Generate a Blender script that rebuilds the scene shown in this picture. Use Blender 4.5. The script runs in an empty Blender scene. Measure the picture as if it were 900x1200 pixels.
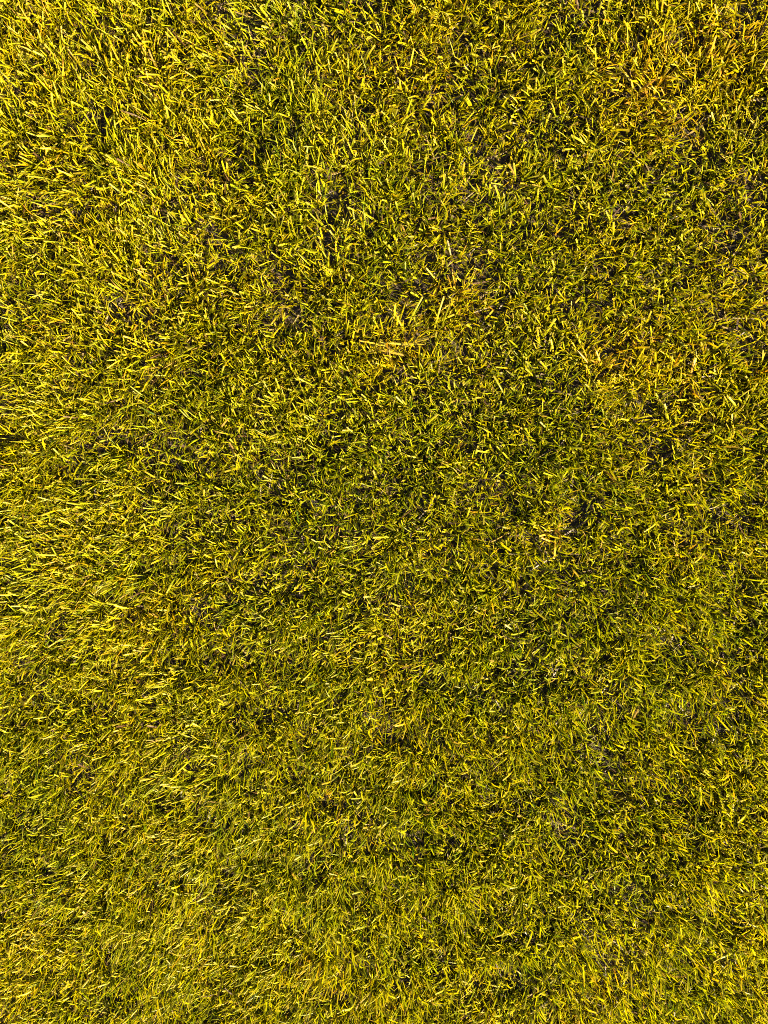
import bpy, math
import numpy as np
from mathutils import Vector, Matrix

# ------------------------------------------------------------------ camera, sky, sun, exposure
sc = bpy.context.scene
COL = sc.collection
RES = (900.0, 1200.0)                    # photograph's pixels
FPX = 905.0                              # focal length in those pixels (phone main lens)
CAM = Vector((0.0, 0.0, 1.02))
NADIR_PX = (545.0, 480.0)                # where the plumb line meets the picture

cam_data = bpy.data.cameras.new("camera")
cam = bpy.data.objects.new("camera", cam_data)
COL.objects.link(cam)
sc.camera = cam
cam_data.sensor_fit = 'VERTICAL'
cam_data.sensor_height = 24.0
cam_data.lens = 24.0 * FPX / RES[1]
cam_data.clip_start = 0.01
cam_data.clip_end = 600.0
cam.location = CAM
dx, dy = (NADIR_PX[0] - RES[0] / 2) / FPX, (RES[1] / 2 - NADIR_PX[1]) / FPX
down_local = Vector((dx, dy, -1.0)).normalized()        # the plumb line in camera space
cam_rot = down_local.rotation_difference(Vector((0, 0, -1))).to_matrix()
ax = cam_rot @ Vector((1, 0, 0))                        # keep the picture's x axis along the world's x axis
cam_rot = Matrix.Rotation(-math.atan2(ax.y, ax.x), 3, 'Z') @ cam_rot
cam.rotation_euler = cam_rot.to_euler()

SUN_ELEV = math.radians(27)
SUN_AZ = math.radians(-36)               # direction towards the sun, counter-clockwise from +X
sun_dir = Vector((math.cos(SUN_ELEV) * math.cos(SUN_AZ), math.cos(SUN_ELEV) * math.sin(SUN_AZ), math.sin(SUN_ELEV)))
world = bpy.data.worlds.new("World")
sc.world = world
world.use_nodes = True
wn = world.node_tree
sky = wn.nodes.new('ShaderNodeTexSky')
sky.sky_type = 'NISHITA'
sky.sun_disc = False
sky.sun_elevation = SUN_ELEV
sky.sun_rotation = math.pi / 2 - SUN_AZ
sky.air_density = 0.6
sky.altitude = 300.0
bg = wn.nodes['Background']
bg.inputs['Strength'].default_value = 0.05
wn.links.new(sky.outputs['Color'], bg.inputs['Color'])

sun_data = bpy.data.lights.new("sun", 'SUN')
sun_data.energy = 5.0
sun_data.angle = math.radians(0.5)
sun_data.color = (1.0, 0.84, 0.52)
sun = bpy.data.objects.new("sun", sun_data)
COL.objects.link(sun)
sun.location = sun_dir * 5
sun.rotation_euler = sun_dir.to_track_quat('Z', 'Y').to_euler()

sc.view_settings.view_transform = 'Standard'
sc.view_settings.look = 'None'
sc.view_settings.gamma = 1.0
sc.view_settings.use_curve_mapping = False
sc.view_settings.exposure = 3.3
sc.render.engine = 'CYCLES'
sc.cycles.use_denoising = False
sc.cycles.filter_width = 1.0
sc.cycles.max_bounces = 8
sc.cycles.diffuse_bounces = 4
sc.cycles.transmission_bounces = 4

rng = np.random.default_rng(20)


# ------------------------------------------------------------------ helpers
def ground_at(px, py, z=0.0):
    """The point at height z seen at a pixel of the photograph."""
    d = cam_rot @ Vector(((px - RES[0] / 2) / FPX, (RES[1] / 2 - py) / FPX, -1.0))
    k = (z - CAM.z) / d.z
    return CAM + d * k


def noise2(x, y, scale, seed):
    """Smooth value noise in 0..1 at cell size `scale` metres."""
    g = np.random.default_rng(seed).random((256, 256))
    u, v = x / scale + 100.0, y / scale + 100.0
    iu, iv = np.floor(u).astype(int), np.floor(v).astype(int)
    fu, fv = u - iu, v - iv
    fu, fv = fu * fu * (3 - 2 * fu), fv * fv * (3 - 2 * fv)
    a = g[iu % 256, iv % 256] * (1 - fu) + g[(iu + 1) % 256, iv % 256] * fu
    b = g[iu % 256, (iv + 1) % 256] * (1 - fu) + g[(iu + 1) % 256, (iv + 1) % 256] * fu
    return a * (1 - fv) + b * fv


def fbm(x, y, scale, seed):
    return (noise2(x, y, scale, seed) * 0.6 + noise2(x, y, scale * 0.47, seed + 1) * 0.27 + noise2(x, y, scale * 0.21, seed + 2) * 0.13)


def spots(x, y, items):
    """Sum of soft spots; items are (px, py, radius in photo pixels, weight)."""
    s = np.zeros_like(x)
    for px, py, r, w in items:
        c = ground_at(px, py)
        rm = r / FPX * CAM.z
        s += w * np.exp(-((x - c.x) ** 2 + (y - c.y) ** 2) / (2 * (rm * 0.6) ** 2))
    return s


def blade_arrays(bx, by, bz, head, lean, bend, length, width, segs, fold, blunt, roll):
    """Vertices of curved blades: returns co (n, rows, cols, 3) and t (rows). cols = 3 with a folded midrib, else 2."""
    n = len(bx)
    rows = segs + 1
    cols = 3 if fold else 2
    co = np.zeros((n, rows, cols, 3), np.float32)
    px, pz = np.zeros(n), np.zeros(n)
    ch, sh = np.cos(head), np.sin(head)
    cr, sr = np.cos(roll), np.sin(roll)
    for r in range(rows):
        t = r / segs
        ang = lean + bend * t ** 1.4                     # from the vertical
        if r:
            st = length / segs
            am = lean + bend * ((r - 0.5) / segs) ** 1.4
            px = px + st * np.sin(am)
            pz = pz + st * np.cos(am)
        prof = (0.62 + 0.75 * t - 0.45 * t * t)
        w = width * prof * np.where(blunt, 1.0 - 0.18 * t ** 3, np.clip(1.08 - t ** 2.6, 0.03, 1.0))
        # side vector, rolled about the blade's own axis and twisting slightly along it
        tw = roll * 0.7 * t
        c2, s2 = np.cos(roll + tw), np.sin(roll + tw)
        # tangent (sin,0,cos) in the (heading, up) plane; normal (cos,0,-sin); side (0,1,0)
        sxh, syh, szh = np.cos(ang) * s2, c2, -np.sin(ang) * s2
        nxh, nyh, nzh = np.cos(ang) * c2, -s2, -np.sin(ang) * c2
        for c in range(cols):
            k = -1.0 if c == 0 else (1.0 if c == cols - 1 else 0.0)
            lift = -0.34 * abs(k) * w * 0.5 if fold else 0.0
            lx = px + sxh * k * w * 0.5 - nxh * lift
            ly = syh * k * w * 0.5 - nyh * lift
            lz = pz + szh * k * w * 0.5 - nzh * lift
            co[:, r, c, 0] = bx + lx * ch - ly * sh
            co[:, r, c, 1] = by + lx * sh + ly * ch
            co[:, r, c, 2] = bz + lz
    return co


def faces_for(n, rows, cols, start):
    base = np.arange(n)[:, None, None] * (rows * cols) + start
    r = np.arange(rows - 1)[None, :, None]
    c = np.arange(cols - 1)[None, None, :]
    a = base + r * cols + c
    return np.stack([a, a + 1, a + cols + 1, a + cols], -1).reshape(-1, 4)


def mesh_from(name, co, quads, colr, mat):
    me = bpy.data.meshes.new(name)
    nv, nf = len(co), len(quads)
    me.vertices.add(nv)
    me.vertices.foreach_set('co', np.ascontiguousarray(co, np.float32).ravel())
    me.loops.add(nf * 4)
    me.loops.foreach_set('vertex_index', np.ascontiguousarray(quads, np.int32).ravel())
    me.polygons.add(nf)
    me.polygons.foreach_set('loop_start', np.arange(0, nf * 4, 4, dtype=np.int32))
    me.polygons.foreach_set('use_smooth', np.ones(nf, bool))
    me.update(calc_edges=True)
    at = me.color_attributes.new('blade_colour', 'FLOAT_COLOR', 'POINT')
    rgba = np.ones((nv, 4), np.float32)
    rgba[:, :3] = colr
    at.data.foreach_set('color', rgba.ravel())
    me.materials.append(mat)
    return me


# leaf pigments (linear base colours)
DEEP = np.array((0.024, 0.056, 0.002))
LIME = np.array((0.158, 0.160, 0.0015))
YELLOW = np.array((0.250, 0.190, 0.0015))
AMBER = np.array((0.250, 0.125, 0.004))
STRAW = np.array((0.240, 0.165, 0.045))
BROWN = np.array((0.038, 0.020, 0.008))


def ramp(v, stops):
    v = np.asarray(v)[..., None]
    out = np.broadcast_to(stops[0][1], v.shape[:-1] + (3,)).copy()
    for (a, ca), (b, cb) in zip(stops[:-1], stops[1:]):
        f = np.clip((v - a) / (b - a), 0, 1)
        out = np.where(v >= a, ca * (1 - f) + cb * f, out)
    return out


def pigment(hue, rows, cols, cut, rg):
    """hue 0 deep green .. 0.5 yellow green .. 0.8 yellow .. 1 amber; thatch-brown base, darkened to paint in shade between blades, tan cut end."""
    n = len(hue)
    t = np.linspace(0, 1, rows)
    h = hue[:, None] + 0.10 * (t[None, :] - 0.5)
    c = ramp(np.clip(h, 0, 1), [(0.0, DEEP), (0.45, LIME), (0.78, YELLOW), (1.0, AMBER)])
    c *= rg.uniform(0.78, 1.18, (n, 1, 1))
    base = np.clip(1 - t / 0.28, 0, 1)[None, :, None] * 0.75
    c = c * (1 - base) + (BROWN * 0.8 + STRAW * 0.2) * base  # thatch brown, with the gaps' shade painted into the blade foot
    tip = (cut[:, None] * np.clip((t - 0.80) / 0.2, 0, 1)[None, :])[..., None] * 0.45
    c = c * (1 - tip) + STRAW * tip
    return np.repeat(c[:, :, None, :], cols, 2)


# ------------------------------------------------------------------ materials
def node_mat(name):
    m = bpy.data.materials.new(name)
    m.use_nodes = True
    nt = m.node_tree
    nt.nodes.clear()
    out = nt.nodes.new('ShaderNodeOutputMaterial')
    return m, nt, out


def blade_material(name, transl=0.42, rough=0.42, spec=0.14):
    m, nt, out = node_mat(name)
    N, L = nt.nodes.new, nt.links.new
    at = N('ShaderNodeAttribute'); at.attribute_name = 'blade_colour'
    geo = N('ShaderNodeNewGeometry')
    nz = N('ShaderNodeTexNoise'); nz.inputs['Scale'].default_value = 220.0; nz.inputs['Detail'].default_value = 3.0
    L(geo.outputs['Position'], nz.inputs['Vector'])
    mr = N('ShaderNodeMapRange'); mr.inputs['To Min'].default_value = 0.6; mr.inputs['To Max'].default_value = 1.4
    L(nz.outputs['Fac'], mr.inputs['Value'])
    mul = N('ShaderNodeVectorMath'); mul.operation = 'SCALE'
    L(at.outputs['Color'], mul.inputs[0]); L(mr.outputs['Result'], mul.inputs['Scale'])
    pb = N('ShaderNodeBsdfPrincipled')
    pb.inputs['Roughness'].default_value = rough
    pb.inputs['Specular IOR Level'].default_value = spec
    L(mul.outputs['Vector'], pb.inputs['Base Color'])
    tr = N('ShaderNodeBsdfTranslucent')
    tint = N('ShaderNodeVectorMath'); tint.operation = 'MULTIPLY'
    tint.inputs[1].default_value = (1.30, 1.30, 0.5)
    L(mul.outputs['Vector'], tint.inputs[0]); L(tint.outputs['Vector'], tr.inputs['Color'])
    mx = N('ShaderNodeMixShader'); mx.inputs['Fac'].default_value = transl
    L(pb.outputs['BSDF'], mx.inputs[1]); L(tr.outputs['BSDF'], mx.inputs[2])
    L(mx.outputs['Shader'], out.inputs['Surface'])
    return m


def soil_material():
    m, nt, out = node_mat('dark_soil')
    N, L = nt.nodes.new, nt.links.new
    geo = N('ShaderNodeNewGeometry')
    n1 = N('ShaderNodeTexNoise'); n1.inputs['Scale'].default_value = 60.0; n1.inputs['Detail'].default_value = 8.0
    n2 = N('ShaderNodeTexNoise'); n2.inputs['Scale'].default_value = 400.0; n2.inputs['Detail'].default_value = 4.0
    L(geo.outputs['Position'], n1.inputs['Vector']); L(geo.outputs['Position'], n2.inputs['Vector'])
    cr = N('ShaderNodeValToRGB')
    e = cr.color_ramp.elements
    e[0].position, e[0].color = 0.35, (0.010, 0.006, 0.004, 1)
    e[1].position, e[1].color = 0.72, (0.030, 0.019, 0.010, 1)
    L(n1.outputs['Fac'], cr.inputs['Fac'])
    # far out, where single blades stop being told apart, the sheet carries the lawn's own colour
    ln = N('ShaderNodeVectorMath'); ln.operation = 'LENGTH'
    L(geo.outputs['Position'], ln.inputs[0])
    far = N('ShaderNodeMapRange'); far.inputs['From Min'].default_value = 1.9; far.inputs['From Max'].default_value = 2.6
    L(ln.outputs['Value'], far.inputs['Value'])
    gr = N('ShaderNodeValToRGB')
    g = gr.color_ramp.elements
    g[0].position, g[0].color = 0.36, (0.015, 0.025, 0.003, 1)
    g[1].position, g[1].color = 0.66, (0.08, 0.075, 0.004, 1)
    L(n2.outputs['Fac'], gr.inputs['Fac'])
    mx = N('ShaderNodeMix'); mx.data_type = 'RGBA'
    L(far.outputs['Result'], mx.inputs['Factor'])
    L(cr.outputs['Color'], mx.inputs['A']); L(gr.outputs['Color'], mx.inputs['B'])
    bp = N('ShaderNodeBump'); bp.inputs['Strength'].default_value = 0.8; bp.inputs['Distance'].default_value = 0.004
    L(n2.outputs['Fac'], bp.inputs['Height'])
    pb = N('ShaderNodeBsdfPrincipled'); pb.inputs['Roughness'].default_value = 0.95
    L(mx.outputs['Result'], pb.inputs['Base Color']); L(bp.outputs['Normal'], pb.inputs['Normal'])
    L(pb.outputs['BSDF'], out.inputs['Surface'])
    return m


M_BLADE = blade_material('grass_blade')
M_DRY = blade_material('dry_grass', transl=0.25, rough=0.55, spec=0.4)
M_SOIL = soil_material()


def put(name, data, label=None, cat=None, group=None, kind=None, parent=None):
    o = bpy.data.objects.new(name, data)
    COL.objects.link(o)
    if parent is not None:
        o.parent = parent
    for k, v in (('label', label), ('category', cat), ('group', group), ('kind', kind)):
        if v:
            o[k] = v
    return o


# ------------------------------------------------------------------ the ground: fine uneven soil near, one sheet to the horizon
def relief(x, y):
    return 0.010 * (fbm(x, y, 0.16, 71) - 0.5) + 0.004 * (noise2(x, y, 0.03, 75) - 0.5)


steps = np.unique(np.concatenate([np.linspace(-1.6, 1.6, 161), np.linspace(-6, 6, 25), np.array([-250, -60, -20, 20, 60, 250.0])]))
gx, gy = np.meshgrid(steps, steps, indexing='ij')
gz = relief(gx, gy)
k = len(steps)
ii = (np.arange(k - 1)[:, None] * k + np.arange(k - 1)[None, :]).ravel()
gq = np.stack([ii, ii + k, ii + k + 1, ii + 1], -1)
gme = mesh_from('ground', np.stack([gx, gy, gz], -1).reshape(-1, 3), gq, np.full((k * k, 3), 0.05, np.float32), M_SOIL)
put('ground', gme, 'dark brown soil showing between the roots of the lawn', 'soil', kind='structure')

# ------------------------------------------------------------------ what the photograph shows where
HOLLOWS = [  # bare or thin spots in the turf
    (470, 382, 26, 1.0), (492, 386, 16, .8), (446, 380, 14, .7), (116, 143, 20, 1.0), (12, 96, 16, .9), (112, 80, 16, .5), (135, 210, 22, .6), (236, 176, 18, .5),
    (208, 88, 16, .5), (805, 155, 14, .8), (770, 145, 12, .7), (890, 235, 16, .7), (880, 25, 20, .6), (810, 40, 14, .5),
    (60, 690, 14, .6), (95, 688, 14, .6), (212, 765, 20, .7), (256, 686, 18, .6), (70, 600, 20, .5), (600, 545, 12, .6), (508, 565, 12, .6), (575, 575, 16, .6), (555, 577, 14, .6),
    (805, 837, 20, .8), (822, 845, 16, .6), (848, 838, 16, .6), (812, 1000, 24, .5), (640, 1010, 22, .4), (430, 1133, 16, .6), (508, 1092, 16, .8),
    (610, 1145, 22, .6), (775, 920, 22, .6), (730, 835, 22, .6), (845, 1090, 24, .5), (380, 520, 26, .45), (300, 560, 26, .4), (700, 205, 22, .4), (640, 660, 24, .4),
    (560, 230, 22, .4), (420, 230, 20, .4), (330, 340, 22, .4), (620, 470, 24, .4), (470, 500, 20, .5), (250, 1010, 18, .5), (150, 950, 20, .4), (60, 1000, 20, .4)]
DRY = [  # yellower, half-dried patches
    (745, 105, 60, .36), (800, 60, 90, .24), (860, 60, 70, .22), (870, 140, 70, .16), (470, 402, 34, .30), (440, 405, 26, .2), (540, 345, 28, .26), (700, 430, 70, .20), (780, 430, 70, .16),
    (860, 360, 60, .14), (430, 100, 70, .14), (30, 60, 110, .20), (330, 365, 50, .14), (250, 100, 70, .12), (190, 330, 70, .12), (650, 620, 34, .22), (797, 650, 30, .2),
    (560, 450, 60, .10), (690, 240, 60, .10), (640, 90, 50, .12), (860, 890, 30, .16), (300, 250, 90, .10), (60, 300, 90, .10), (500, 60, 60, .12), (80, 1120, 70, .06)]
GREEN = [(560, 520, 150, .10), (380, 560, 150, .12), (230, 580, 140, .08), (700, 700, 190, .08), (800, 900, 150, .08), (640, 200, 60, .08), (560, 190, 60, .08), (760, 270, 80, .06), (640, 1000, 160, .06)]
LONG = [(90, 170, 240, .34), (60, 650, 230, .22), (150, 1060, 220, .14), (430, 1150, 200, .20), (840, 1130, 160, .10)]
SHORT = [(620, 420, 230, .20), (780, 300, 190, .14), (700, 650, 200, .12)]


def field(x, y):
    hue = 0.475 + 0.18 * (fbm(x, y, 0.22, 3) - 0.5) + 0.26 * (fbm(x, y, 0.055, 9) - 0.5) + 0.6 * spots(x, y, DRY) - 0.7 * spots(x, y, GREEN)
    size = 1.0 + 0.35 * (fbm(x, y, 0.12, 15) - 0.5) + 0.5 * spots(x, y, LONG) - 0.5 * spots(x, y, SHORT)
    bare = np.clip(0.62 * spots(x, y, HOLLOWS), 0, 1)
    return hue, size, bare


c0, c1, c2, c3 = (ground_at(*p) for p in ((0, 0), (900, 0), (900, 1200), (0, 1200)))
X0, X1 = min(c0.x, c3.x) - 0.10, max(c1.x, c2.x) + 0.10
Y0, Y1 = min(c2.y, c3.y) - 0.10, max(c0.y, c1.y) + 0.10
R_OUT = 2.0                                                # blades go on well past the frame


def tillers(density, box, rg, clump):
    n = int(density * (box[1] - box[0]) * (box[3] - box[2]))
    x = rg.uniform(box[0], box[1], n); y = rg.uniform(box[2], box[3], n)
    keep = rg.random(n) < np.clip((fbm(x, y, clump, 31) - 0.20) / 0.36, 0.30, 1.0)
    return x[keep], y[keep]


def spread(x, y, per, rad, rg):
    x = np.repeat(x, per); y = np.repeat(y, per)
    a = rg.uniform(0, 2 * np.pi, len(x)); r = rad * np.sqrt(rg.random(len(x)))
    return x + r * np.cos(a), y + r * np.sin(a), a


def lean_field(x, y):
    """Slow combing of the turf: heading and how strongly the blades share it."""
    ang = 2 * np.pi * (1.4 * fbm(x, y, 0.30, 41) + 0.5 * noise2(x, y, 0.07, 45))
    return ang


def make_layer(density, box, per, rad, rg, lmin, lmax, wmin, wmax, lean_max, bend_rng, segs, fold, dry_p, comb, clump, outside=None):
    tx, ty = tillers(density, box, rg, clump)
    if outside is not None:
        o = outside
        k_ = ~((tx > o[0]) & (tx < o[1]) & (ty > o[2]) & (ty < o[3]))
        tx, ty = tx[k_], ty[k_]
    hue_t, size_t, bare_t = field(tx, ty)
    k_ = rg.random(len(tx)) > bare_t * 0.97
    tx, ty, hue_t, size_t = tx[k_], ty[k_], hue_t[k_], size_t[k_]
    tlen = rg.uniform(0.75, 1.2, len(tx)); thue = rg.normal(0, 0.07, len(tx))
    tl = rg.uniform(0.0, 1.0, len(tx)); th = rg.uniform(0, 2 * np.pi, len(tx))
    x, y, a = spread(tx, ty, per, rad, rg)
    n = len(x)
    rep = lambda v: np.repeat(v, per)
    lf = lean_field(x, y)
    vx = np.cos(a) * 0.9 + comb * np.cos(lf) + 0.5 * rep(tl) * np.cos(rep(th)) + rg.normal(0, .45, n)
    vy = np.sin(a) * 0.9 + comb * np.sin(lf) + 0.5 * rep(tl) * np.sin(rep(th)) + rg.normal(0, .45, n)
    head = np.arctan2(vy, vx)
    mag = np.hypot(vx, vy)
    lean = np.clip(lean_max * mag * rg.uniform(0.25, 1.0, n), 0.02, 1.35)
    bend = rg.uniform(bend_rng[0], bend_rng[1], n) * np.where(rg.random(n) < 0.14, 1.9, 1.0)
    length = rg.uniform(lmin, lmax, n) * rep(tlen) * rep(size_t)
    width = rg.uniform(wmin, wmax, n) * np.where(rg.random(n) < 0.25, 0.6, 1.0)
    blunt = rg.random(n) < 0.36
    roll = rg.normal(0, 0.65, n)
    z = relief(x, y) - 0.003
    hue = rep(hue_t) + rep(thue) + rg.normal(0, 0.14, n)
    co = blade_arrays(x, y, z, head, lean, bend, length, width, segs, fold, blunt, roll)
    cols = 3 if fold else 2
    cl = pigment(np.clip(hue, 0, 1), segs + 1, cols, blunt.astype(float) * (rg.random(n) < 0.6), rg)
    dead = rg.random(n) < dry_p + 0.25 * np.clip(hue - 0.72, 0, 1)
    dc = (STRAW * 0.8)[None] * rg.uniform(0.5, 1.1, (n, 1)) * np.array((1, 0.92, 0.8))
    dc = np.where(rg.random((n, 1)) < 0.35, BROWN * 1.6, dc)
    cl = np.where(dead[:, None, None, None], dc[:, None, None, :], cl)
    return co, cl


layers = []
INNER = (X0, X1, Y0, Y1)
WIDE = (-R_OUT, R_OUT, -R_OUT, R_OUT)
# leaf blades of the mown surface, folded along the midrib
layers.append(make_layer(26500, INNER, 4, 0.009, rng, 0.022, 0.038, 0.0015, 0.0029, 0.42, (0.05, 1.15), 3, True, 0.02, 0.45, 0.024))
# shorter under-storey blades
layers.append(make_layer(8500, INNER, 4, 0.008, rng, 0.010, 0.021, 0.0018, 0.0034, 0.55, (0.0, 0.9), 3, False, 0.10, 0.5, 0.045))
# thin wiry blades
layers.append(make_layer(4500, INNER, 2, 0.008, rng, 0.024, 0.040, 0.0010, 0.0018, 0.60, (0.2, 1.5), 4, False, 0.10, 0.7, 0.06))
# the lawn beyond the frame: a little sparser
layers.append(make_layer(1500, WIDE, 4, 0.011, rng, 0.026, 0.046, 0.0034, 0.0055, 0.45, (0.05, 0.9), 3, False, 0.06, 0.85, 0.045, outside=INNER))

cos_, cls_, qs_, start = [], [], [], 0
for co, cl in layers:
    n, rows, cols, _ = co.shape
    qs_.append(faces_for(n, rows, cols, start))
    cos_.append(co.reshape(-1, 3)); cls_.append(cl.reshape(-1, 3))
    start += n * rows * cols
grass_me = mesh_from('grass', np.concatenate(cos_), np.concatenate(qs_), np.concatenate(cls_), M_BLADE)
grass = put('grass', grass_me, 'short mown lawn of yellow-green grass blades lit by low sun', 'grass', kind='stuff')

# ------------------------------------------------------------------ dead clippings lying on the soil
n = 26000
x = rng.uniform(X0, X1, n); y = rng.uniform(Y0, Y1, n)
co = blade_arrays(x, y, relief(x, y) + rng.uniform(0.0015, 0.009, n), rng.uniform(0, 2 * np.pi, n), rng.uniform(1.35, 1.62, n), rng.uniform(-.2, .2, n),
                  rng.uniform(0.008, 0.030, n), rng.uniform(0.0008, 0.0026, n), 2, False, np.ones(n, bool), rng.normal(0, .6, n))
cl = np.where(rng.random((n, 1)) < 0.75, BROWN * 1.5, STRAW * 0.6) * rng.uniform(0.45, 1.15, (n, 1))
th_me = mesh_from('thatch', co.reshape(-1, 3), faces_for(n, 3, 2, 0), np.repeat(cl, 6, 0), M_DRY)
put('thatch_litter', th_me, 'brown and straw coloured dead clippings lying under the grass', 'thatch', kind='stuff')


# ------------------------------------------------------------------ blades that can be picked apart, as pieces of the lawn
def single_blade(name, length, width, lean, bend, roll, blunt, hue, mat, segs=5, straw=0.0):
    one = lambda v: np.array([v], float)
    co = blade_arrays(one(0), one(0), one(0), one(0), one(lean), one(bend), one(length), one(width), segs, True, np.array([blunt]), one(roll))
    cl = pigment(one(hue), segs + 1, 3, one(1.0 if blunt else 0.0), rng)
    if straw:
        cl = cl * (1 - straw) + STRAW * straw
    return mesh_from(name, co.reshape(-1, 3), faces_for(1, segs + 1, 3, 0), cl.reshape(-1, 3), mat)


variants = []
for i in range(28):
    variants.append(single_blade('grass_blade', rng.uniform(0.032, 0.046), rng.uniform(0.0024, 0.0034), rng.uniform(0.25, 0.7), rng.uniform(0.2, 1.1), rng.normal(0, .45),
                                 rng.random() < 0.5, float(np.clip(rng.normal(0.52, 0.12), 0.2, 0.9)), M_BLADE))
for i in range(280):
    p = ground_at(rng.uniform(10, 890), rng.uniform(10, 1190))
    o = put('grass_blade', variants[rng.integers(len(variants))], parent=grass)
    zz = float(relief(np.array([p.x]), np.array([p.y]))[0]) - 0.002
    o.location = (p.x, p.y, zz)
    lf = float(lean_field(np.array([p.x]), np.array([p.y]))[0])
    o.rotation_euler = (rng.normal(0, .1), rng.normal(0, .1), lf + rng.normal(0, 1.1))


# ------------------------------------------------------------------ single things among the grass
def zat(p):
    return float(relief(np.array([p.x]), np.array([p.y]))[0])


def tuft(px, py, label, blades, hue=0.55, straw=0.0, name='grass_tuft', cat='grass tuft', group=None, mat=None, part='blade'):
    """blades: (offset px x, offset px y, heading deg, length, width, lean, bend)"""
    p = ground_at(px, py)
    e = put(name, None, label, cat, group)
    e.location = (p.x, p.y, zat(p) - 0.002)
    s = CAM.z / FPX
    for ox, oy, hd, ln, wd, le, be in blades:
        me = single_blade(part, ln, wd, le, be, rng.normal(0, .35), rng.random() < .4, float(np.clip(hue + rng.normal(0, .06), 0, 1)), mat or M_BLADE, straw=straw)
        b = put(part, me, parent=e)
        b.location = (ox * s, -oy * s, 0)
        b.rotation_euler = (0, 0, math.radians(hd))
    return e


# fringe of blades round the bare hollow, standing up its sides
tuft(462, 394, 'fringe of upright yellow-green blades standing in the bare hollow', [
    (-12, 2, 96, .036, .0032, .62, .3), (-16, -4, 110, .034, .0028, .5, .3), (0, -6, 82, .042, .0030, .7, .25), (2, -2, 76, .036, .0034, .45, .4), (-4, 6, 100, .030, .003, .5, .3),
    (9, 3, 80, .034, .003, .55, .3), (4, -12, 65, .040, .003, .75, .3), (-7, -14, 58, .044, .003, .8, .25), (14, 4, 62, .036, .0026, .6, .5)], hue=.62)
tuft(484, 392, 'long curling grass blades arching over the edge of the bare hollow', [
    (-8, -4, 60, .058, .0026, .45, 1.35), (8, -1, 55, .050, .0022, .5, 1.3), (22, 4, 72, .062, .0026, .6, 1.0), (30, 0, 68, .050, .0026, .5, .9), (16, -8, 20, .046, .003, .7, .7)], hue=.58)
straws = [(-26, 6, 8, .034, .0034, 1.25, .25), (-14, 3, -28, .034, .003, 1.3, .2), (-4, 7, 170, .040, .0036, 1.25, .3), (2, 3, -4, .040, .0034, 1.25, .3), (10, 5, 12, .036, .003, 1.25, .3),
          (18, 5, 175, .040, .003, 1.3, .2), (20, 1, 10, .034, .0032, 1.25, .3), (-20, 10, -12, .038, .003, 1.28, .2), (6, 10, 20, .032, .003, 1.2, .3), (26, 8, 35, .034, .003, 1.2, .3)]
e = tuft(462, 400, 'bundle of flattened yellow straw along the rim of the bare hollow', straws, hue=.80, straw=.12, name='straw_bundle', cat='straw', mat=M_DRY, part='strand')
e.location.z += 0.012

WITHER = [(745, 113), (70, 106), (537, 345), (651, 624), (797, 652), (843, 75), (700, 428), (803, 448), (530, 532), (768, 160)]
for px, py in WITHER:
    bl = [(rng.normal(0, 4), rng.normal(0, 4), rng.uniform(0, 360), rng.uniform(.022, .038), rng.uniform(.0024, .0040), rng.uniform(.4, 1.0), rng.uniform(0, 1.0)) for _ in range(6)]
    e = tuft(px, py, 'small rusty orange withered tuft among the yellow-green grass', bl, hue=1.0, name='withered_tuft', cat='withered grass',
             group='rusty withered tufts in the lawn', mat=M_DRY)
    e.location.z += 0.004
